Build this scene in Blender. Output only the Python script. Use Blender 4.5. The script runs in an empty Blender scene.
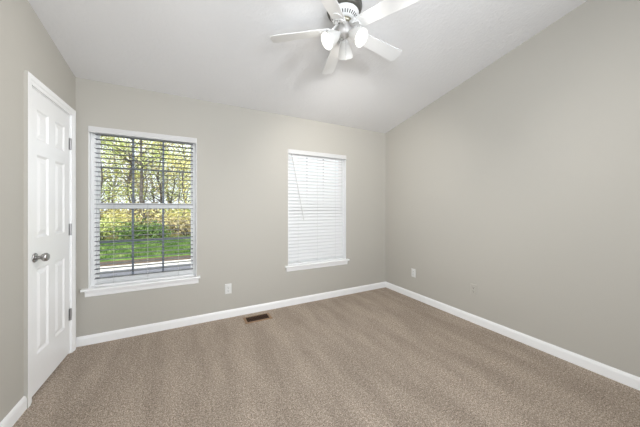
import bpy, bmesh, math, random
from mathutils import Vector, Matrix
S = bpy.context.scene
COL = S.collection
PI = math.pi

# ------------------------------------------------------------------ camera, sky, sun, large lights, exposure
cam_data = bpy.data.cameras.new('camera')
cam = bpy.data.objects.new('camera', cam_data)
COL.objects.link(cam)
cam.location = (0, 0, 1.26)
cam.rotation_euler = (PI / 2, 0, -0.4816)
cam_data.sensor_width = 36
cam_data.lens = 248.33 / 640 * 36
cam_data.shift_y = -5.86 / 640
cam_data.clip_start = 0.02
S.camera = cam

world = bpy.data.worlds.new('sky')
S.world = world
world.use_nodes = True
wn = world.node_tree.nodes
wn['Background'].inputs['Color'].default_value = (0.93, 0.97, 1.0, 1)
wn['Background'].inputs['Strength'].default_value = 1.4

def light(name, kind, loc, target, energy, size=None, size_y=None, color=(1, 1, 1), angle=None, spread=None):
    d = bpy.data.lights.new(name, kind)
    d.energy = energy
    d.color = color
    if size:
        d.size = size
    if size_y:
        d.shape = 'RECTANGLE'
        d.size_y = size_y
    if spread is not None:
        d.spread = math.radians(spread)
    if angle is not None:
        d.angle = angle
    o = bpy.data.objects.new(name, d)
    COL.objects.link(o)
    o.location = loc
    o.rotation_euler = (Vector(target) - Vector(loc)).to_track_quat('-Z', 'Y').to_euler()
    return o
light('sun', 'SUN', (-6, -8, 14), (-2, 8, 0), 3.8, color=(1, 0.95, 0.85), angle=0.03)
LC = (0.89, 0.94, 1.0)
LC = (0.89, 0.94, 1.0)
light('flash_light', 'AREA', (1.25, -1.6, 1.85), (0.2, 2.2, 2.7), 18, 0.45, color=LC, spread=110)
light('bounce_light', 'AREA', (0.2, -1.2, 0.8), (0.0, 1.3, 3.0), 14, 2.0, 1.2, color=LC, spread=130)
light('room_fill_light', 'AREA', (2.0, -2.2, 1.5), (-0.92, 1.6, 0.7), 10.5, 1.4, 2.0, color=LC, spread=70)
light('left_side_fill', 'AREA', (-0.7, -1.2, 1.6), (2.7, 2.0, 1.3), 24, 0.6, 1.6, color=LC, spread=90)  # added fill behind the camera to brighten the right wall, no fixture there
light('right_side_fill', 'AREA', (2.6, -1.2, 1.6), (-0.9, 1.8, 1.2), 8, 0.6, 1.6, color=LC, spread=90)  # added fill towards the left wall, no fixture there
S.view_settings.view_transform = 'Standard'
S.view_settings.look = 'None'
S.view_settings.exposure = 0.22
S.view_settings.gamma = 1.0
S.view_settings.use_curve_mapping = False

# ------------------------------------------------------------------ materials
def mat(name, color, rough=0.5, metal=0.0, emit=None, emit_strength=0.0, spec=0.5):
    m = bpy.data.materials.new(name)
    m.use_nodes = True
    b = m.node_tree.nodes['Principled BSDF']
    b.inputs['Base Color'].default_value = (*color, 1)
    b.inputs['Roughness'].default_value = rough
    b.inputs['Metallic'].default_value = metal
    b.inputs['Specular IOR Level'].default_value = spec
    if emit:
        b.inputs['Emission Color'].default_value = (*emit, 1)
        b.inputs['Emission Strength'].default_value = emit_strength
    return m
def nodes(m):
    return m.node_tree.nodes, m.node_tree.links, m.node_tree.nodes['Principled BSDF']
def noise(m, scale, detail=2.0, rough=0.5, vec=None):
    n, l, b = nodes(m)
    t = n.new('ShaderNodeTexNoise')
    t.inputs['Scale'].default_value = scale
    t.inputs['Detail'].default_value = detail
    t.inputs['Roughness'].default_value = rough
    if vec is None:
        tc = n.new('ShaderNodeTexCoord')
        vec = tc.outputs['Object']
    l.new(vec, t.inputs['Vector'])
    return t
def ramp(m, src, stops):
    n, l, b = nodes(m)
    r = n.new('ShaderNodeValToRGB')
    el = r.color_ramp.elements
    while len(el) < len(stops):
        el.new(0.5)
    for e, (p, c) in zip(el, stops):
        e.position = p
        e.color = (*c, 1)
    l.new(src, r.inputs['Fac'])
    return r
def bump(m, src, strength, dist=0.01):
    n, l, b = nodes(m)
    bp = n.new('ShaderNodeBump')
    bp.inputs['Strength'].default_value = strength
    bp.inputs['Distance'].default_value = dist
    l.new(src, bp.inputs['Height'])
    l.new(bp.outputs['Normal'], b.inputs['Normal'])
def speckle(name, stops, scale, rough=0.8, detail=3, bump_s=0.0, bump_d=0.01, spec=0.3):
    m = mat(name, stops[0][1], rough, spec=spec)
    t = noise(m, scale, detail)
    r = ramp(m, t.outputs['Fac'], stops)
    n, l, b = nodes(m)
    l.new(r.outputs['Color'], b.inputs['Base Color'])
    if bump_s:
        bump(m, t.outputs['Fac'], bump_s, bump_d)
    return m

WALL = mat('wall_paint', (0.475, 0.454, 0.408), 0.65, spec=0.3)
t = noise(WALL, 55, 3); bump(WALL, t.outputs['Fac'], 0.10, 0.004)
CEIL = mat('ceiling_paint', (0.765, 0.76, 0.757), 0.8, spec=0.2)
t = noise(CEIL, 38, 3, 0.6); bump(CEIL, t.outputs['Fac'], 0.5, 0.006)
WHITE = mat('trim_paint', (0.90, 0.90, 0.895), 0.35)
VINYL = mat('window_vinyl', (0.90, 0.90, 0.89), 0.4)
SLAT = mat('blind_slat', (0.80, 0.80, 0.80), 0.4)
BACKLIT_SLAT = mat('backlit_blind_slat', (0.17, 0.175, 0.185), 0.5)  # white slats, with their backlit shade put into this dark colour
VAL = mat('blind_valance', (0.62, 0.615, 0.605), 0.45)
CORD = mat('blind_cord', (0.55, 0.55, 0.53), 0.7)
MUNTIN = mat('muntin_slate', (0.22, 0.25, 0.30), 0.45)
NICKEL = mat('brushed_nickel', (0.42, 0.41, 0.40), 0.32, 1.0)
HINGE = mat('hinge_metal', (0.42, 0.41, 0.41), 0.4, 0.8)
PLATE = mat('outlet_plate', (0.72, 0.72, 0.70), 0.35)
PLATEB = mat('outlet_plate_beige', (0.475, 0.454, 0.408), 0.4)
SLOT = mat('dark_slot', (0.03, 0.028, 0.026), 0.6)
FANW = mat('fan_white', (0.78, 0.78, 0.77), 0.35)
SHADOWED_CANOPY = mat('shadowed_fan_canopy', (0.13, 0.125, 0.11), 0.42, 0.7)  # fan canopy, darkened in its base colour for the shadow behind the motor
KITM = mat('fan_satin_metal', (0.60, 0.585, 0.57), 0.5, 0.5)
BRASS = mat('fan_antique_metal', (0.36, 0.34, 0.27), 0.35, 0.8)
SHADE = mat('frosted_glass', (0.60, 0.60, 0.585), 0.3, emit=(1, 0.97, 0.92), emit_strength=0.06)
n_, l_, b_ = nodes(SHADE)
tl = n_.new('ShaderNodeBsdfTranslucent'); tl.inputs['Color'].default_value = (0.95, 0.94, 0.92, 1)
mxs = n_.new('ShaderNodeMixShader'); mxs.inputs[0].default_value = 0.2
l_.new(b_.outputs[0], mxs.inputs[1]); l_.new(tl.outputs[0], mxs.inputs[2])
l_.new(mxs.outputs[0], n_['Material Output'].inputs['Surface'])
BULB = mat('bulb', (1, 1, 1), 0.4, emit=(1, 0.97, 0.92), emit_strength=1.5)
VENTW = mat('vent_tan_wood', (0.32, 0.20, 0.115), 0.55)
VENTD = mat('vent_dark_brown', (0.055, 0.026, 0.014), 0.7, spec=0.15)

CARPET = mat('carpet', (0.4, 0.31, 0.24), 0.95, spec=0.05)
n_, l_, b_ = nodes(CARPET)
fine = noise(CARPET, 150, 3.0, 0.75)
rf = ramp(CARPET, fine.outputs['Fac'], [(0.34, (0.17, 0.130, 0.098)), (0.5, (0.45, 0.37, 0.30)), (0.66, (0.80, 0.70, 0.60))])
tuft = noise(CARPET, 62, 2.0, 0.7)
rt_ = ramp(CARPET, tuft.outputs['Fac'], [(0.36, (0.76, 0.755, 0.75)), (0.5, (0.93, 0.93, 0.93)), (0.64, (1.12, 1.12, 1.12))])
mt_ = n_.new('ShaderNodeMix'); mt_.data_type = 'RGBA'; mt_.blend_type = 'MULTIPLY'
mt_.inputs['Factor'].default_value = 1.0
l_.new(rf.outputs['Color'], mt_.inputs['A']); l_.new(rt_.outputs['Color'], mt_.inputs['B'])
tc_ = n_.new('ShaderNodeTexCoord'); mp_ = n_.new('ShaderNodeMapping')
mp_.inputs['Rotation'].default_value = (0, 0, 0.25); mp_.inputs['Scale'].default_value = (5.5, 1.3, 1)
l_.new(tc_.outputs['Object'], mp_.inputs['Vector'])
broad = noise(CARPET, 1.0, 4.0, 0.6, mp_.outputs['Vector'])
rb = ramp(CARPET, broad.outputs['Fac'], [(0.36, (0.85, 0.845, 0.84)), (0.62, (1.05, 1.05, 1.05))])
mx = n_.new('ShaderNodeMix'); mx.data_type = 'RGBA'; mx.blend_type = 'MULTIPLY'
mx.inputs['Factor'].default_value = 1.0
l_.new(mt_.outputs['Result'], mx.inputs['A']); l_.new(rb.outputs['Color'], mx.inputs['B'])
l_.new(mx.outputs['Result'], b_.inputs['Base Color'])
bump(CARPET, fine.outputs['Fac'], 0.7, 0.007)

GLASS = bpy.data.materials.new('window_glass')
GLASS.use_nodes = True
gn, gl = GLASS.node_tree.nodes, GLASS.node_tree.links
gn.remove(gn['Principled BSDF'])
tr = gn.new('ShaderNodeBsdfTransparent'); tr.inputs['Color'].default_value = (0.95, 0.97, 0.97, 1)
gs = gn.new('ShaderNodeBsdfGlossy'); gs.inputs['Roughness'].default_value = 0.02
fr = gn.new('ShaderNodeFresnel'); fr.inputs['IOR'].default_value = 1.12
ms = gn.new('ShaderNodeMixShader')
gl.new(fr.outputs[0], ms.inputs[0]); gl.new(tr.outputs[0], ms.inputs[1]); gl.new(gs.outputs[0], ms.inputs[2])
gl.new(ms.outputs[0], gn['Material Output'].inputs['Surface'])

TSLAT = mat('closed_blind_slat', (0.82, 0.82, 0.82), 0.45)
n_, l_, b_ = nodes(TSLAT)
tl = n_.new('ShaderNodeBsdfTranslucent'); tl.inputs['Color'].default_value = (0.9, 0.9, 0.9, 1)
mxs = n_.new('ShaderNodeMixShader'); mxs.inputs[0].default_value = 0.08
l_.new(b_.outputs[0], mxs.inputs[1]); l_.new(tl.outputs[0], mxs.inputs[2])
l_.new(mxs.outputs[0], n_['Material Output'].inputs['Surface'])

GRASS = speckle('grass_ground', [(0.3, (0.06, 0.13, 0.03)), (0.55, (0.16, 0.30, 0.06)), (0.75, (0.34, 0.45, 0.14))], 3.5, detail=6)
BLADE = speckle('grass_blade', [(0.3, (0.04, 0.09, 0.02)), (0.55, (0.14, 0.24, 0.06)), (0.75, (0.44, 0.50, 0.22))], 2.5, detail=4)
MULCH = speckle('mulch', [(0.3, (0.05, 0.035, 0.028)), (0.7, (0.20, 0.14, 0.10))], 12)
CONC = speckle('concrete', [(0.3, (0.62, 0.58, 0.54)), (0.7, (0.80, 0.76, 0.72))], 6)
ASPH = speckle('paving_grey', [(0.3, (0.13, 0.13, 0.155)), (0.7, (0.21, 0.21, 0.245))], 9)
LITTER = speckle('leaf_litter', [(0.3, (0.16, 0.13, 0.06)), (0.5, (0.34, 0.30, 0.13)), (0.7, (0.50, 0.46, 0.22))], 2.0, detail=6)
BARK = speckle('bark', [(0.3, (0.07, 0.06, 0.055)), (0.7, (0.19, 0.165, 0.15))], 9)
SIDING = mat('siding', (0.55, 0.54, 0.50), 0.7)
LEAVES = [
    speckle('leaf_spring_green', [(0.32, (0.16, 0.22, 0.05)), (0.5, (0.52, 0.58, 0.20)), (0.68, (0.82, 0.84, 0.48))], 7),
    speckle('leaf_yellow', [(0.32, (0.36, 0.30, 0.09)), (0.5, (0.74, 0.68, 0.28)), (0.68, (0.92, 0.88, 0.56))], 7),
    speckle('leaf_dark_green', [(0.3, (0.04, 0.09, 0.03)), (0.5, (0.14, 0.24, 0.07)), (0.7, (0.34, 0.44, 0.16))], 7),
    speckle('leaf_tan', [(0.32, (0.14, 0.10, 0.06)), (0.5, (0.46, 0.38, 0.20)), (0.68, (0.74, 0.66, 0.42))], 7),
]

# ------------------------------------------------------------------ helpers
def obj(name, bm, m, parent=None, smooth=False, bevel=0.0):
    bmesh.ops.recalc_face_normals(bm, faces=bm.faces[:])
    me = bpy.data.meshes.new(name)
    bm.to_mesh(me); bm.free()
    o = bpy.data.objects.new(name, me)
    COL.objects.link(o)
    for x in (m if isinstance(m, (list, tuple)) else [m]):
        me.materials.append(x)
    if smooth:
        for p in me.polygons: p.use_smooth = True
    if bevel:
        md = o.modifiers.new('bevel', 'BEVEL'); md.width = bevel; md.segments = 2; md.limit_method = 'ANGLE'
    if parent: o.parent = parent
    return o
def thing(name, label, cat, loc=(0, 0, 0), rotz=0, group=None):
    o = bpy.data.objects.new(name, None)
    COL.objects.link(o)
    o.location = loc; o.rotation_euler = (0, 0, rotz); o.empty_display_size = 0.1
    o['label'] = label; o['category'] = cat
    if group: o['group'] = group
    return o
def tag(o, label, cat, group=None, kind=None):
    o['label'] = label; o['category'] = cat
    if group: o['group'] = group
    if kind: o['kind'] = kind
    return o
def struct(o, label=None, cat=None):
    o['kind'] = 'structure'
    if label: o['label'] = label
    if cat: o['category'] = cat
    return o
def box(bm, x0, x1, y0, y1, z0, z1, mi=0):
    v = [bm.verts.new(p) for p in ((x0, y0, z0), (x1, y0, z0), (x1, y1, z0), (x0, y1, z0), (x0, y0, z1), (x1, y0, z1), (x1, y1, z1), (x0, y1, z1))]
    for f in ((0, 3, 2, 1), (4, 5, 6, 7), (0, 1, 5, 4), (1, 2, 6, 5), (2, 3, 7, 6), (3, 0, 4, 7)):
        bm.faces.new([v[i] for i in f]).material_index = mi
    return v
def prism(bm, pts, vec):
    a = [bm.verts.new(p) for p in pts]
    b = [bm.verts.new(Vector(p) + Vector(vec)) for p in pts]
    n = len(pts)
    bm.faces.new(a); bm.faces.new(b[::-1])
    for i in range(n):
        bm.faces.new((a[i], b[i], b[(i + 1) % n], a[(i + 1) % n]))
def lathe(bm, prof, seg=32, mtx=None, close=False):
    rings = []
    for r, z in prof:
        if r < 1e-6:
            rings.append([bm.verts.new((0, 0, z))])
        else:
            rings.append([bm.verts.new((r * math.cos(2 * PI * i / seg), r * math.sin(2 * PI * i / seg), z)) for i in range(seg)])
    for a, b in zip(rings, rings[1:]):
        for i in range(seg):
            j = (i + 1) % seg
            if len(a) == 1 and len(b) == 1: continue
            if len(a) == 1: bm.faces.new((a[0], b[i], b[j]))
            elif len(b) == 1: bm.faces.new((a[i], a[j], b[0]))
            else: bm.faces.new((a[i], a[j], b[j], b[i]))
    vs = [v for r in rings for v in r]
    if mtx is not None:
        bmesh.ops.transform(bm, matrix=mtx, verts=vs)
    return vs
def tube(bm, pts, radii, seg=8):
    pts = [Vector(p) for p in pts]
    if not isinstance(radii, (list, tuple)): radii = [radii] * len(pts)
    rings = []
    for i, p in enumerate(pts):
        d = (pts[min(i + 1, len(pts) - 1)] - pts[max(i - 1, 0)]).normalized()
        up = Vector((0, 0, 1)) if abs(d.z) < 0.9 else Vector((1, 0, 0))
        u = d.cross(up).normalized(); w = d.cross(u)
        rings.append([bm.verts.new(p + radii[i] * (math.cos(2 * PI * k / seg) * u + math.sin(2 * PI * k / seg) * w)) for k in range(seg)])
    for a, b in zip(rings, rings[1:]):
        for k in range(seg):
            bm.faces.new((a[k], a[(k + 1) % seg], b[(k + 1) % seg], b[k]))
    bm.faces.new(rings[0][::-1]); bm.faces.new(rings[-1])
def B(): return bmesh.new()
def one(name, m, parent=None, bevel=0.0, **k):
    bm = B(); box(bm, *k['b']); return obj(name, bm, m, parent, bevel=bevel)

# ------------------------------------------------------------------ room shell
XL, XR, YB, YF = -0.92, 2.754, 3.016, -2.6
ZB, SL = 2.44, 0.1949
def cz(y): return ZB + SL * (YB - y)
W = 0.13
WX = [(-0.831, 0.063), (1.113, 2.001)]
WZ0, WZ1 = 0.505, 2.014

bm = B(); box(bm, XL - W, XR + W, YF - W, YB + W, -0.2, 0)
struct(obj('floor', bm, CARPET))
bm = B()
prism(bm, [(XL - W, YF - W, cz(YF - W)), (XL - W, YB + 0.45, cz(YB + 0.45)), (XL - W, YB + 0.45, cz(YB + 0.45) + 0.15), (XL - W, YF - W, cz(YF - W) + 0.15)], (XR - XL + 2 * W, 0, 0))
struct(obj('ceiling', bm, CEIL))
bm = B()
top = cz(YB + 0.001)
xs = [XL - W, WX[0][0], WX[0][1], WX[1][0], WX[1][1], XR + W]
for i in range(5):
    if i in (1, 3):
        box(bm, xs[i], xs[i + 1], YB, YB + W, -0.35, WZ0)
        box(bm, xs[i], xs[i + 1], YB, YB + W, WZ1, top)
    else:
        box(bm, xs[i], xs[i + 1], YB, YB + W, -0.35, top)
bmesh.ops.remove_doubles(bm, verts=bm.verts[:], dist=1e-5)
struct(obj('wall_back', bm, WALL))
def sidewall(name, x, w):
    bm = B()
    prism(bm, [(x, YF, 0), (x, YB, 0), (x, YB, cz(YB)), (x, YF, cz(YF))], (w, 0, 0))
    return struct(obj(name, bm, WALL))
sidewall('wall_right', XR, W)
# left wall with the doorway
DY0, DY1, DZ = 2.290, 2.908, 2.058
bm = B()
prism(bm, [(XL, YF, 0), (XL, DY0, 0), (XL, DY0, cz(DY0)), (XL, YF, cz(YF))], (-W, 0, 0))
prism(bm, [(XL, DY0, DZ), (XL, DY1, DZ), (XL, DY1, cz(DY1)), (XL, DY0, cz(DY0))], (-W, 0, 0))
prism(bm, [(XL, DY1, 0), (XL, YB, 0), (XL, YB, cz(YB)), (XL, DY1, cz(DY1))], (-W, 0, 0))
struct(obj('wall_left', bm, WALL))
bm = B(); box(bm, XL - W, XR + W, YF - W, YF, 0, cz(YF) - 0.001)
struct(obj('wall_front', bm, WALL))

# baseboards with a moulded top edge
def baseboard(name, p0, p1, nrm):
    p0, p1, nrm = Vector(p0), Vector(p1), Vector(nrm)
    prof = [(0, 0), (0.013, 0), (0.013, 0.062), (0.010, 0.074), (0.006, 0.083), (0, 0.086)]
    bm = B()
    prism(bm, [p0 + nrm * a + Vector((0, 0, b)) for a, b in prof], p1 - p0)
    return struct(obj(name, bm, WHITE))
baseboard('baseboard_back', (XL, YB, 0), (XR, YB, 0), (0, -1, 0))
baseboard('baseboard_right', (XR, YF, 0), (XR, YB - 0.013, 0), (-1, 0, 0))
baseboard('baseboard_left', (XL, YF, 0), (XL, 2.2295, 0), (1, 0, 0))

# ------------------------------------------------------------------ door
def casing_profile():
    return [(0, 0), (0.011, 0), (0.013, 0.012), (0.013, 0.020), (0.018, 0.030), (0.018, 0.060), (0, 0.062)]
bm = B()
pr = casing_profile()
prism(bm, [(XL + a, DY0 - b, 0) for a, b in pr], (0, 0, DZ))
prism(bm, [(XL + a, DY1 + b, 0) for a, b in pr], (0, 0, DZ))
# mitred head
va = [bm.verts.new((XL + a, DY0 - b, DZ + b)) for a, b in pr]
vb = [bm.verts.new((XL + a, DY1 + b, DZ + b)) for a, b in pr]
for i in range(len(pr)):
    j = (i + 1) % len(pr)
    bm.faces.new((va[i], va[j], vb[j], vb[i]))
bm.faces.new(va); bm.faces.new(vb)
va = [bm.verts.new((XL + a, DY0 - b, DZ)) for a, b in pr]; vb = [bm.verts.new((XL + a, DY0 - b, DZ + b)) for a, b in pr]
for i in range(len(pr) - 1): bm.faces.new((va[i], va[i + 1], vb[i + 1], vb[i])) if pr[i][1] + pr[i + 1][1] > 0 else None
va = [bm.verts.new((XL + a, DY1 + b, DZ)) for a, b in pr]; vb = [bm.verts.new((XL + a, DY1 + b, DZ + b)) for a, b in pr]
for i in range(len(pr) - 1): bm.faces.new((va[i], va[i + 1], vb[i + 1], vb[i])) if pr[i][1] + pr[i + 1][1] > 0 else None
casing = struct(obj('trim_1', bm, [WHITE, WALL]))
for p in casing.data.polygons:      # outer edge of the casing takes the wall material
    if abs(p.normal.y) > 0.9 and p.center.y < DY0 - 0.05: p.material_index = 1
bm = B()   # jambs and stop
box(bm, XL - W, XL, DY0, DY0 + 0.006, 0, DZ); box(bm, XL - W, XL, DY1 - 0.006, DY1, 0, DZ)
box(bm, XL - W, XL, DY0 + 0.006, DY1 - 0.006, DZ - 0.006, DZ)
box(bm, XL - W, XL - 0.045, DY0 + 0.006, DY1 - 0.006, 0.02, DZ - 0.006)
struct(obj('trim_2', bm, WHITE))

# six panel slab in local coords: x depth (face at 0), y width, z height
def door_slab():
    y0, y1, z0, z1 = DY0 + 0.009, DY1 - 0.009, 0.014, DZ - 0.0075
    ys = [2.382, 2.540, 2.640, 2.800]
    zs = [0.262, 0.845, 1.055, 1.620, 1.722, 1.927]
    gy = [y0] + ys + [y1]; gz = [z0] + zs + [z1]
    bm = B(); f = XL - 0.002
    def P(x, y, z): return bm.verts.new((x, y, z))
    for i in range(5):
        for j in range(7):
            a, b, c, d = gy[i], gy[i + 1], gz[j], gz[j + 1]
            if i in (1, 3) and j in (1, 3, 5):
                steps = [(0, 0), (0.008, -0.006), (0.014, -0.009), (0.020, -0.009), (0.046, -0.002)]
                prev = None
                for ins, dep in steps:
                    r = [P(f + dep, a + ins, c + ins), P(f + dep, b - ins, c + ins), P(f + dep, b - ins, d - ins), P(f + dep, a + ins, d - ins)]
                    if prev:
                        for k in range(4): bm.faces.new((prev[k], prev[(k + 1) % 4], r[(k + 1) % 4], r[k]))
                    prev = r
                bm.faces.new(prev)
            else:
                bm.faces.new((P(f, a, c), P(f, b, c), P(f, b, d), P(f, a, d)))
    bmesh.ops.remove_doubles(bm, verts=bm.verts[:], dist=1e-5)
    e = [x for x in bm.edges if x.is_boundary]
    r = bmesh.ops.extrude_edge_only(bm, edges=e)
    vs = [g for g in r['geom'] if isinstance(g, bmesh.types.BMVert)]
    for v in vs: v.co.x = f - 0.035
    bmesh.ops.contextual_create(bm, geom=[g for g in r['geom'] if isinstance(g, bmesh.types.BMEdge)])
    return bm
door = thing('door_1', 'white six-panel hinged door in the left wall', 'door', (XL, (DY0 + DY1) / 2, 0))
struct(door)
def child(o, root):      # parent while keeping the place in the room
    o.parent = root
    o.matrix_parent_inverse = Matrix.LocRotScale(root.location, root.rotation_euler, None).inverted()
    return o
child(obj('door_slab', door_slab(), WHITE), door)
KY, KZ = 2.355, 0.925
rx = Matrix.Translation((XL - 0.002, KY, KZ)) @ Matrix.Rotation(PI / 2, 4, 'Y')
bm = B()
lathe(bm, [(0.012, 0.004), (0.0115, 0.03), (0.014, 0.034), (0.024, 0.040), (0.0285, 0.050), (0.0275, 0.060), (0.020, 0.067), (0, 0.069)], 24, rx)
knob = child(obj('door_knob', bm, NICKEL, smooth=True), door)
knob['label'] = 'brushed nickel round door knob'
bm = B(); lathe(bm, [(0.0, 0.0), (0.032, 0.0), (0.032, 0.004), (0.027, 0.008), (0.013, 0.010), (0, 0.010)], 24, rx)
rose = obj('knob_rose', bm, NICKEL, smooth=True); rose.parent = knob
for hz in (1.758, 1.022, 0.290):
    bm = B(); box(bm, XL - 0.003, XL - 0.0005, 2.878, 2.899, hz, hz + 0.1)
    h = child(obj('hinge', bm, HINGE), door); h['label'] = 'metal hinge leaf and barrel'
    bm = B(); tube(bm, [(XL + 0.005, 2.899, hz), (XL + 0.005, 2.899, hz + 0.1)], 0.0065, 10)
    p = obj('hinge_barrel', bm, HINGE); p.parent = h

# ------------------------------------------------------------------ windows
def make_window(idx, x0, x1):
    w = thing('window_%d' % idx, ('left' if idx == 1 else 'right') + ' single-hung window with white frame and gridded panes', 'window', ((x0 + x1) / 2, YB, WZ0))
    struct(w)
    fy0, fy1 = YB + 0.062, YB + W
    bm = B()
    fw = 0.040
    z0, z1 = WZ0 + 0.012, WZ1
    box(bm, x0, x0 + fw, fy0, fy1, z0, z1); box(bm, x1 - fw, x1, fy0, fy1, z0, z1)
    box(bm, x0 + fw, x1 - fw, fy0, fy1, z1 - 0.030, z1); box(bm, x0 + fw, x1 - fw, fy0, fy1, z0, z0 + 0.03)
    child(obj('window_frame', bm, VINYL), w)
    # sashes: upper sits further out
    a, b = x0 + fw, x1 - fw
    for nm, y, zl, zh, rb_, rt in (('upper_sash', YB + 0.098, 1.248, z1 - 0.030, 0.045, 0.022), ('lower_sash', YB + 0.076, z0 + 0.03, 1.306, 0.03, 0.058)):
        st = 0.018
        bm = B()
        box(bm, a, a + st, y, y + 0.02, zl, zh); box(bm, b - st, b, y, y + 0.02, zl, zh)
        box(bm, a + st, b - st, y, y + 0.02, zl, zl + rb_); box(bm, a + st, b - st, y, y + 0.02, zh - rt, zh)
        s = child(obj(nm, bm, VINYL), w)
        bm = B()
        for k in (1, 2):
            x = a + st + (b - a - 2 * st) * k / 3
            box(bm, x - 0.009, x + 0.009, y + 0.006, y + 0.014, zl + rb_, zh - rt)
        zm = 1.652 if nm == 'upper_sash' else 0.925
        xa = a + st
        for k in range(3):
            x2 = a + st + (b - a - 2 * st) * (k + 1) / 3
            box(bm, xa + (0.009 if k else 0), x2 - (0.009 if k < 2 else 0), y + 0.006, y + 0.014, zm - 0.009, zm + 0.009)
            xa = x2
        m = obj('muntin_grid', bm, MUNTIN); m.parent = s; m['label'] = 'slate grey grid bars'
        bm = B(); box(bm, a + st, b - st, y + 0.015, y + 0.018, zl + rb_, zh - rt)
        g = obj('glass_pane', bm, GLASS); g.parent = s
    if True:
        bm = B()
        xm = (x0 + x1) / 2
        box(bm, xm - 0.03, xm + 0.03, YB + 0.066, YB + 0.076, 1.29, 1.312)
        l = child(obj('sash_lock', bm, VINYL, bevel=0.002), w)
    # white return lining of the opening
    bm = B()
    box(bm, x0, x0 + 0.004, YB - 0.001, fy0, z0, z1); box(bm, x1 - 0.004, x1, YB - 0.001, fy0, z0, z1)
    box(bm, x0, x1, YB - 0.001, fy0, z1 - 0.004, z1)
    child(obj('opening_return', bm, WHITE), w)
    # stool with horns and rounded nose
    bm = B()
    prof = [(0.066, 0), (0.066, 0.012), (-0.034, 0.012), (-0.042, 0.008), (-0.044, 0.0), (-0.042, -0.007), (-0.036, -0.010), (0, -0.010), (0, 0)]
    zz = WZ0
    prism(bm, [(x0 + 0.0005, YB + 0.066, zz), (x1 - 0.0005, YB + 0.066, zz), (x1 - 0.0005, YB + 0.066, zz + 0.012), (x0 + 0.0005, YB + 0.066, zz + 0.012)], (0, -0.066, 0))
    prism(bm, [(x0 - 0.045, YB + a_, zz + b_) for a_, b_ in [(0, -0.010), (0, 0.012), (-0.034, 0.012), (-0.042, 0.008), (-0.044, 0.001), (-0.042, -0.006), (-0.036, -0.010)]], (x1 - x0 + 0.080, 0, 0))
    child(obj('window_sill', bm, WHITE), w)
    # moulded apron below
    bm = B()
    ap = [(0, -0.010), (-0.020, -0.010), (-0.020, -0.022), (-0.015, -0.030), (-0.013, -0.056), (-0.008, -0.066), (0, -0.068)]
    prism(bm, [(x0 - 0.022, YB + a_, zz + b_) for a_, b_ in ap], (x1 - x0 + 0.040, 0, 0))
    child(obj('window_apron', bm, WHITE), w)
    return w
make_window(1, *WX[0])
make_window(2, *WX[1])

# ------------------------------------------------------------------ blinds
def slat_mesh(bm, x0, x1, y, z, tilt, wd=0.051, th=0.0028, crown=0.0016):
    n = 4
    ca, sa = math.cos(tilt), math.sin(tilt)
    pts_t, pts_b = [], []
    for i in range(n + 1):
        u = (i / n - 0.5) * wd
        h = crown * (1 - (2 * u / wd) ** 2)
        for lst, hh in ((pts_t, h + th / 2), (pts_b, h - th / 2)):
            lst.append((y + u * ca - hh * sa, z + u * sa + hh * ca))
    loop = pts_t + pts_b[::-1]
    prism(bm, [(x0, p[0], p[1]) for p in loop], (x1 - x0, 0, 0))
def make_blind(x0, x1, tilt, label, material, closed):
    root = thing('window_blind', label, 'blind', ((x0 + x1) / 2, YB + 0.03, 1.27))
    yc = YB + 0.031
    a, b = (x0 + 0.040, x1 - 0.036) if not closed else (x0 + 0.006, x1 - 0.030)
    bm = B()
    box(bm, x0 + 0.002, x1 - 0.002, YB - 0.016, YB - 0.006, 1.956, WZ1 - 0.004)
    box(bm, x0 + 0.002, x0 + 0.010, YB - 0.006, YB + 0.03, 1.956, WZ1 - 0.004); box(bm, x1 - 0.010, x1 - 0.002, YB - 0.006, YB + 0.03, 1.956, WZ1 - 0.004)
    child(obj('valance', bm, VAL, bevel=0.002), root)
    bm = B(); box(bm, a + 0.004, b - 0.004, YB - 0.002, YB + 0.056, 1.984, WZ1 - 0.006)
    child(obj('headrail', bm, SLAT), root)
    bm = B()
    pitch, z = 0.0437, 1.948
    zs = []
    while z > (0.575 if not closed else 0.565):
        slat_mesh(bm, a, b, yc, z, tilt, crown=0.006 if closed else 0.0016); zs.append(z); z -= pitch
    child(obj('slats', bm, material), root)
    zb = WZ0 + 0.013
    bm = B(); box(bm, a, b, yc - 0.025, yc + 0.025, zb, zb + 0.020)
    child(obj('bottom_rail', bm, SLAT, bevel=0.003), root)
    bm = B()
    xs_ = [a + 0.14, (a + b) / 2, b - 0.14]
    off = 0.026 if not closed else 0.016
    for x in xs_:
        for s in (-1, 1):
            tube(bm, [(x, yc + s * off, 1.965), (x, yc + s * off, zb + 0.018)], 0.0009, 5)
        if not closed:
            for zz in zs:
                tube(bm, [(x, yc - off, zz - 0.0025), (x, yc + off, zz - 0.0025)], 0.0006, 4)
    child(obj('ladder_cord', bm, CORD), root)
    return root
bl1 = make_blind(*WX[0], 0.0, 'slatted blind with open level slats showing the trees outside', BACKLIT_SLAT, False)
bl2 = make_blind(*WX[1], math.radians(55), 'white slatted blind closed flat over the right window', TSLAT, True)
x0, x1 = WX[1]
bm = B(); tube(bm, [(x0 + 0.045, YB - 0.004, 1.958), (x0 + 0.055, YB - 0.012, 1.90), (x0 + 0.215, YB - 0.012, 1.10)], [0.0035, 0.0045, 0.0045], 8)
w_ = child(obj('tilt_wand', bm, CORD), bl2)
bm = B()
for dx in (0.0, 0.014):
    tube(bm, [(x1 - 0.07 - dx, YB - 0.005, 1.958), (x1 - 0.072 - dx, YB - 0.010, 1.60), (x1 - 0.075 - dx * 1.5, YB - 0.010, 1.20)], 0.0012, 6)
pc = child(obj('pull_cord', bm, CORD), bl2)
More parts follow.
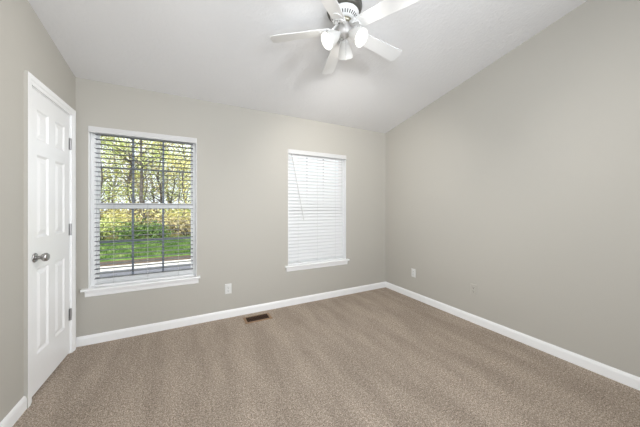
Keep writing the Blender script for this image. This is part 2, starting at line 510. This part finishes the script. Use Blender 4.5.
for dx in (0.0, 0.021):
    bm = B(); lathe(bm, [(0, 0), (0.006, 0.0), (0.005, 0.02), (0.002, 0.035), (0, 0.036)], 12, Matrix.Translation((x1 - 0.075 - dx, YB - 0.010, 1.168)))
    tt = obj('cord_tassel', bm, SLAT, smooth=True); tt.parent = pc

# ------------------------------------------------------------------ outlets and floor vent
def make_outlet(label, loc, rotz, pm, group=None):
    r = thing('wall_outlet', label, 'outlet', loc, rotz, group)   # local: front faces -y
    bm = B()
    w, h, t = 0.036, 0.058, 0.006
    v0 = [(-w, 0, -h), (w, 0, -h), (w, 0, h), (-w, 0, h)]; i = 0.005
    v1 = [(-w + i, -t, -h + i), (w - i, -t, -h + i), (w - i, -t, h - i), (-w + i, -t, h - i)]
    A = [bm.verts.new(p) for p in v0]; C = [bm.verts.new(p) for p in v1]
    bm.faces.new(A); bm.faces.new(C)
    for k in range(4): bm.faces.new((A[k], A[(k + 1) % 4], C[(k + 1) % 4], C[k]))
    obj('cover_plate', bm, pm, r)
    for s in (-1, 1):
        bm = B(); c = s * 0.0195
        lathe(bm, [(0, 0), (0.0165, 0), (0.016, 0.0025), (0, 0.0025)], 20, Matrix.Translation((0, -t, c)) @ Matrix.Rotation(PI / 2, 4, 'X'))
        o = obj('receptacle', bm, pm, r)
        bm = B()
        box(bm, -0.0075, -0.005, -t - 0.0032, -t - 0.0020, c - 0.001, c + 0.008); box(bm, 0.005, 0.0075, -t - 0.0032, -t - 0.0020, c - 0.001, c + 0.008)
        box(bm, -0.003, 0.003, -t - 0.0032, -t - 0.0020, c - 0.011, c - 0.006)
        sl = obj('slots', bm, SLOT); sl.parent = o; sl['label'] = 'dark plug slots'
    bm = B(); lathe(bm, [(0, 0), (0.0035, 0), (0.003, 0.0015), (0, 0.002)], 12, Matrix.Translation((0, -t, 0)) @ Matrix.Rotation(PI / 2, 4, 'X'))
    obj('screw', bm, NICKEL, r)
    return r
make_outlet('white outlet low on the back wall between the two windows', (0.387, YB, 0.328), 0, PLATE)
make_outlet('white outlet low on the right wall near the room corner', (XR, 2.46, 0.352), -PI / 2, PLATE)
make_outlet('wall-coloured outlet low on the right wall, farther from the corner', (XR, 1.63, 0.364), -PI / 2, PLATEB)

v = thing('floor_vent', 'brown floor register set in the carpet under the back wall', 'vent', (0.68, 2.832, 0))
def frame_ring(bm, w0, d0, w1, d1, z0, z1):
    o = [(-w0, -d0), (w0, -d0), (w0, d0), (-w0, d0)]; i = [(-w1, -d1), (w1, -d1), (w1, d1), (-w1, d1)]
    V = [[bm.verts.new((*p, z)) for p in q] for q, z in ((o, z0), (o, z1 - 0.002), (i, z1), (i, z0))]
    for a, b in zip(V, V[1:]):
        for k in range(4): bm.faces.new((a[k], a[(k + 1) % 4], b[(k + 1) % 4], b[k]))
bm = B(); frame_ring(bm, 0.148, 0.080, 0.124, 0.064, 0.001, 0.009)
f_ = obj('vent_frame', bm, VENTW, v); f_['label'] = 'tan brown rim'
bm = B(); box(bm, -0.124, 0.124, -0.064, 0.064, 0.0005, 0.002)
obj('vent_well', bm, SLOT, v)
bm = B()
for k in range(14):
    x = -0.117 + k * 0.0172
    prism(bm, [(x, -0.064, 0.002), (x + 0.004, -0.064, 0.002), (x + 0.010, -0.064, 0.0075), (x + 0.006, -0.064, 0.0075)], (0, 0.128, 0))
box(bm, -0.124, 0.124, -0.003, 0.003, 0.004, 0.008)
lv = obj('louvers', bm, VENTD, v); lv['label'] = 'dark brown louvers'

# ------------------------------------------------------------------ ceiling fan
FX, FY, FZ = 1.012, 1.545, 2.580
fan = thing('ceiling_fan', 'white five-blade ceiling fan with three lit glass shades', 'ceiling fan', (FX, FY, FZ))
def ceil_local(x, y): return cz(FY + y) - FZ
bm = B()
seg = 40
prof = [(0.088, 0.114), (0.100, 0.115), (0.116, 0.119), (0.130, None)]
rings = []
for r, z in prof:
    rings.append([bm.verts.new((r * math.cos(2 * PI * i / seg), r * math.sin(2 * PI * i / seg), (ceil_local(0, r * math.sin(2 * PI * i / seg)) - 0.0005) if z is None else z)) for i in range(seg)])
for a, b in zip(rings, rings[1:]):
    for i in range(seg): bm.faces.new((a[i], a[(i + 1) % seg], b[(i + 1) % seg], b[i]))
bm.faces.new(rings[0]); bm.faces.new(rings[-1])
o = obj('canopy', bm, SHADOWED_CANOPY, fan, smooth=True); o['label'] = 'canopy coloured dark for the shadow above the motor'
bm = B()
lathe(bm, [(0.0, 0.1275), (0.084, 0.1275), (0.097, 0.122), (0.106, 0.110), (0.106, 0.098), (0.098, 0.087), (0.067, 0.062), (0.060, 0.060), (0, 0.060)], 48)
mh = obj('motor_housing', bm, FANW, fan, smooth=True)
bm = B()
for k in range(30):
    a = 2 * PI * k / 30
    m = Matrix.Rotation(a, 4, 'Z') @ Matrix.Translation((0.084, 0, 0.0757)) @ Matrix.Rotation(-math.atan2(0.025, 0.031), 4, 'Y')
    vs = box(bm, -0.011, 0.011, -0.0032, 0.0032, -0.0015, 0.0025)
    bmesh.ops.transform(bm, matrix=m, verts=vs)
vsl = obj('vent_slots', bm, SLOT); vsl.parent = mh; vsl['label'] = 'ring of dark vent slots'
bm = B(); lathe(bm, [(0, 0.061), (0.054, 0.061), (0.057, 0.052), (0.052, 0.038), (0.040, 0.032), (0, 0.032)], 32)
o = obj('flywheel_hub', bm, BRASS, fan, smooth=True); o['label'] = 'antique metal hub'
# blades and irons
R_TIP, PITCH, DROOP = 0.552, math.radians(-12), 0.035
def blade_iron_bm():
    bm = B()
    # two scrolled arms and a leaf-shaped pad under the blade root
    for s in (-1, 1):
        tube(bm, [(0.044, s * 0.006, 0.032), (0.070, s * 0.022, 0.016), (0.095, s * 0.032, -0.014), (0.118, s * 0.028, -0.010), (0.138, s * 0.012, -0.008)], [0.008, 0.008, 0.008, 0.0075, 0.007], 8)
        tube(bm, [(0.095, s * 0.030, -0.014), (0.106, s * 0.043, -0.012), (0.119, s * 0.044, -0.010), (0.124, s * 0.036, -0.010)], 0.006, 8)
    tube(bm, [(0.044, 0, 0.034), (0.080, 0, 0.012), (0.135, 0, -0.009)], [0.012, 0.010, 0.008], 8)
    out = []
    for i in range(20):
        a = 2 * PI * i / 20
        out.append((0.158 + 0.036 * math.cos(a), 0.034 * math.sin(a) * (1 + 0.12 * math.cos(3 * a)), -0.009))
    prism(bm, out, (0, 0, 0.005))
    return bm
def blade_bm():
    bm = B()
    r0, r1, w0, w1 = 0.108, R_TIP, 0.046, 0.060
    out = []
    for i in range(7):       # root, rounded corners
        a = PI / 2 + PI * i / 6
        out.append((r0 + 0.012 + 0.012 * math.cos(a), (w0) * math.copysign(abs(math.sin(a)) ** 0.5, math.sin(a)) if i not in (3,) else 0))
    for s in (-1, 1):
        for i in range(7):
            a = (-PI / 2 + PI / 2 * i / 6) if s < 0 else PI / 2 * i / 6
            c = 0.030
            out.append((r1 - c + c * math.cos(a) + 0.006 * (1 - abs(math.sin(a))), s * (w1 - c) + c * math.sin(a)))
    prism(bm, [(x, y, -0.004) for x, y in out], (0, 0, 0.006))
    return bm
iron0 = blade0 = None
for k in range(5):
    ang = math.radians(146.2 - 72 * k)
    mt = Matrix.Rotation(ang, 4, 'Z') @ Matrix.Rotation(math.atan2(DROOP, R_TIP), 4, 'Y')
    mp = mt @ Matrix.Rotation(PITCH, 4, 'X')
    if iron0 is None:
        iron0 = obj('blade_iron', blade_iron_bm(), FANW, fan)
        blade0 = obj('fan_blade', blade_bm(), FANW, fan, bevel=0.0012)
        i_, b_ = iron0, blade0
    else:
        i_, b_ = iron0.copy(), blade0.copy()
        COL.objects.link(i_); COL.objects.link(b_); i_.parent = fan; b_.parent = fan
    i_.matrix_local = mp
    b_.matrix_local = mp
# light kit
bm = B(); lathe(bm, [(0, 0.033), (0.040, 0.033), (0.046, 0.024), (0.047, -0.022), (0.042, -0.040), (0.028, -0.052), (0.012, -0.056), (0.008, -0.066), (0, -0.069)], 32)
kit = obj('light_kit', bm, KITM, fan, smooth=True); kit['label'] = 'satin metal light kit body'
def shade_matrix(az, tilt=math.radians(50)):
    # local -z runs out of the shade's mouth
    return Matrix.Rotation(az, 4, 'Z') @ Matrix.Translation((0.036, 0, -0.034)) @ Matrix.Rotation(-tilt, 4, 'Y')
shade0 = None
for k in range(3):
    m = shade_matrix(math.radians(54 + 120 * k))
    if shade0 is None:
        bm = B(); lathe(bm, [(0, 0.0), (0.012, 0.0), (0.013, -0.020), (0.024, -0.026), (0.026, -0.042), (0.0, -0.042)], 24)
        sk0 = obj('lamp_socket', bm, FANW, fan, smooth=True)
        bm = B()
        outer = [(0.026, -0.030), (0.034, -0.044), (0.043, -0.066), (0.049, -0.090), (0.054, -0.115), (0.061, -0.136)]
        lathe(bm, outer + [(0.0600, -0.1385), (0.0580, -0.1365)] + [(r - 0.003, z) for r, z in outer[::-1][1:]], 40)
        shade0 = obj('lamp_shade', bm, SHADE, fan, smooth=True)
        bm = B(); lathe(bm, [(0, -0.042), (0.012, -0.046), (0.014, -0.060), (0.022, -0.078), (0.026, -0.095), (0.022, -0.112), (0.012, -0.121), (0, -0.123)], 24)
        bulb0 = obj('light_bulb', bm, BULB, shade0, smooth=True)
        sk, sh = sk0, shade0
    else:
        sk, sh, bu = sk0.copy(), shade0.copy(), bulb0.copy()
        for q in (sk, sh, bu): COL.objects.link(q)
        sk.parent = fan; sh.parent = fan; bu.parent = sh
    sk.matrix_local = m; sh.matrix_local = m
    lamp = bpy.data.lights.new('lamp_light', 'SPOT')
    lamp.energy = 40; lamp.spot_size = math.radians(128); lamp.spot_blend = 0.9; lamp.shadow_soft_size = 0.035; lamp.color = (1.0, 0.97, 0.93)
    lo = bpy.data.objects.new('lamp_light', lamp)
    COL.objects.link(lo); lo.parent = fan
    lo.matrix_local = m @ Matrix.Translation((0, 0, -0.165))
    glow = bpy.data.lights.new('lamp_glow', 'POINT')
    glow.energy = 0.55; glow.shadow_soft_size = 0.04; glow.color = (1.0, 0.97, 0.93)
    lg = bpy.data.objects.new('lamp_glow', glow)
    COL.objects.link(lg); lg.parent = fan
    lg.matrix_local = m @ Matrix.Translation((0, 0, -0.190))
for dx, ln in ((0.006, 0.20),):
    bm = B()
    px, py = -0.018, -0.043
    tube(bm, [(px * 0.95, py * 0.95, -0.020), (px * 1.12, py * 1.12, -0.024), (px * 1.15, py * 1.15, -0.04), (px * 1.15, py * 1.15, -0.04 - ln)], 0.0013, 6)
    lathe(bm, [(0, 0), (0.004, -0.004), (0.004, -0.018), (0, -0.022)], 10, Matrix.Translation((px * 1.15, py * 1.15, -0.04 - ln)))
    o = obj('pull_chain', bm, NICKEL, fan); o['label'] = 'thin metal pull chain'

# ------------------------------------------------------------------ outdoors
GZ = -0.35
def strip(name, y0, y1, z, m, label, cat):
    bm = B(); box(bm, -30, 22, y0, y1, z - 0.3, z)
    return struct(obj(name, bm, m))
strip('patio', YB + W, 8.1, GZ, ASPH, '', '')
strip('walkway', 8.1, 8.75, GZ + 0.002, CONC, '', '')
strip('mulch_bed', 8.75, 9.5, GZ + 0.01, MULCH, '', '')
strip('lawn', 9.5, 15.3, GZ + 0.03, GRASS, '', '')
strip('woodland_floor', 15.3, 70, GZ + 0.02, LITTER, '', '')
random.seed(5)
bm = B()
for i in range(33000):
    x, y = random.uniform(-11, 3.5), random.uniform(9.55, 15.2)
    a = random.uniform(0, 2 * PI); h = random.uniform(0.05, 0.14); w = random.uniform(0.012, 0.028); l = random.uniform(-0.06, 0.06)
    dx, dy = math.cos(a) * w, math.sin(a) * w
    z = GZ + 0.03
    bm.faces.new((bm.verts.new((x - dx, y - dy, z)), bm.verts.new((x + dx, y + dy, z)), bm.verts.new((x + l, y + random.uniform(-0.05, 0.05), z + h))))
tag(obj('grass', bm, BLADE), 'band of green grass beyond the concrete walkway outside the left window', 'grass', kind='stuff')

def leaf_cloud(bm, centres, per, spread, size):
    for c in centres:
        for _ in range(per):
            p = Vector(c) + Vector((random.gauss(0, spread), random.gauss(0, spread), random.gauss(0, spread * 0.75)))
            q = Vector((random.gauss(0, 1), random.gauss(0, 1), random.gauss(0, 1))).normalized()
            u = q.orthogonal().normalized(); v = q.cross(u)
            s = size * random.uniform(0.6, 1.3)
            bm.faces.new([bm.verts.new(p + u * s), bm.verts.new(p + v * s * 0.5), bm.verts.new(p - u * s), bm.verts.new(p - v * s * 0.5)])
def tree_proto(seed, h, r, lean, leafmat, crown_from, per, size, nb, name, label, group):
    random.seed(seed)
    root = thing(name, label, 'tree', (0, 0, 0), 0, group)
    bm = B()
    n = 7
    pts = [(lean * (i / n) ** 1.5 * h + 0.12 * math.sin(i * 1.7 + seed), 0.10 * math.cos(i * 2.1 + seed), h * i / n) for i in range(n + 1)]
    pts[0] = (0, 0, -0.1)
    tube(bm, pts, [r * (1 - 0.8 * i / n) for i in range(n + 1)], 8)
    tips = []
    for k in range(nb):
        f = random.uniform(crown_from, 0.98)
        i = int(f * n); fr_ = f * n - i
        b0 = Vector(pts[i]).lerp(Vector(pts[min(i + 1, n)]), fr_)
        a = random.uniform(0, 2 * PI); ln = h * random.uniform(0.14, 0.28) * (1.25 - f * 0.7)
        mid = b0 + Vector((math.cos(a) * ln * 0.5, math.sin(a) * ln * 0.5, ln * 0.35))
        e = b0 + Vector((math.cos(a) * ln, math.sin(a) * ln, ln * random.uniform(0.3, 0.8)))
        rr = r * (1 - 0.8 * f)
        tube(bm, [b0, mid, e], [rr * 0.5, rr * 0.32, rr * 0.12], 6)
        tips += [mid.lerp(e, 0.4), e]
    obj('trunk', bm, BARK, root)
    bm = B(); leaf_cloud(bm, tips, per, 0.30, size)
    obj('foliage', bm, leafmat, root)
    return root
def copy_tree(o):
    c = o.copy(); COL.objects.link(c)
    for ch in o.children:
        d = ch.copy(); COL.objects.link(d); d.parent = c
    return c
TG = 'woodland trees beyond the grass'
protos = [
    tree_proto(1, 6.2, 0.085, 0.02, LEAVES[0], 0.25, 26, 0.075, 24, 'tree', '', TG),
    tree_proto(2, 5.4, 0.070, -0.03, LEAVES[1], 0.20, 30, 0.075, 22, 'tree', '', TG),
    tree_proto(3, 7.5, 0.110, 0.03, LEAVES[0], 0.35, 22, 0.080, 24, 'tree', '', TG),
    tree_proto(4, 6.5, 0.100, 0.00, LEAVES[3], 0.30, 20, 0.075, 22, 'tree', '', TG),
]
TL = ['slender spring-green tree in the woods beyond the lawn', 'yellow-leaved small tree in the woods beyond the lawn',
      'tall thin-trunked green tree in the woods beyond the lawn', 'tan-leaved sparse tree in the woods beyond the lawn']
spots = [(-4.4, 17.6, 0), (-2.4, 17.2, 2), (-0.35, 17.4, 1), (-1.75, 19.0, 3), (-3.2, 19.6, 2), (-5.3, 20.2, 0), (-9.2, 18.2, 1), (-3.9, 22.0, 1), (-1.2, 21.6, 0), (-2.6, 23.6, 0),
         (0.4, 22.6, 2), (-6.6, 18.6, 1), (-5.2, 24.5, 3), (-7.6, 23.0, 2), (-0.9, 25.5, 1), (-10.8, 21.0, 0), (-3.6, 27.0, 0), (-1.9, 29.0, 2), (0.9, 28.0, 3), (-6.4, 28.5, 0), (-4.9, 31.0, 1), (-0.4, 32.0, 0), (-9.0, 30.0, 0), (-12.5, 24.5, 2)]
used = set()
for i, (x, y, k) in enumerate(spots):
    o = protos[k] if k not in used else copy_tree(protos[k])
    used.add(k)
    o['label'] = TL[k]; o['group'] = TG + ', ' + ['green', 'yellow', 'tall', 'tan'][k]
    o.location = (x, y, GZ + 0.02); o.rotation_euler.z = i * 2.39
    s = 0.9 + 0.25 * ((i * 7) % 5) / 4
    o.scale = (s, s, s)
def shrub_proto(seed, leafmat, label, group, w, h):
    random.seed(seed)
    root = thing('shrub', label, 'shrub', (0, 0, 0), 0, group)
    bm = B(); tips = []
    for k in range(16):
        a = random.uniform(0, 2 * PI); r = random.uniform(0.1, w); z = h * random.uniform(0.45, 1.0) * (1 - 0.35 * r / w)
        e = Vector((math.cos(a) * r, math.sin(a) * r, z))
        tube(bm, [(0, 0, -0.05), e * 0.5 + Vector((0, 0, z * 0.12)), e], [0.016, 0.011, 0.004], 5)
        tips += [e, e * 0.62 + Vector((0, 0, z * 0.05))]
    obj('stems', bm, BARK, root)
    bm = B(); leaf_cloud(bm, tips, 34, 0.19, 0.060)
    obj('foliage', bm, leafmat, root)
    return root
SG = 'undergrowth shrubs at the edge of the woods'
sp = [shrub_proto(11, LEAVES[0], '', SG, 0.75, 1.25), shrub_proto(12, LEAVES[3], '', SG, 0.80, 1.1), shrub_proto(13, LEAVES[1], '', SG, 0.7, 1.35), shrub_proto(14, LEAVES[2], '', SG, 0.8, 0.8)]
SLB = ['leafy yellow-green shrub at the edge of the woods', 'brownish twiggy shrub at the edge of the woods', 'pale yellow shrub at the edge of the woods', 'low dark green shrub at the edge of the woods']
used = set(); random.seed(21)
pos = []
for r_, y in enumerate((15.6, 17.2, 19.4, 22.4)):
    x = -10.5 - 0.8 * r_
    while x < 2.4:
        pos.append((x + random.uniform(-0.25, 0.25), y + random.uniform(-0.3, 0.3))); x += 1.12
for i, (x, y) in enumerate(pos):
    k = random.choice((0, 1, 2, 1, 0, 3) if y < 16.2 else (0, 1, 2, 2, 1))
    o = sp[k] if k not in used else copy_tree(sp[k])
    used.add(k)
    o['label'] = SLB[k]; o['group'] = SG + ', ' + ['green', 'brown', 'yellow', 'dark'][k]
    o.location = (x, y, GZ + 0.02); o.rotation_euler.z = i * 1.7
    s = random.uniform(0.9, 1.25) * (1 + 0.28 * max(0, y - 16) / 3); o.scale = (s, s, s)
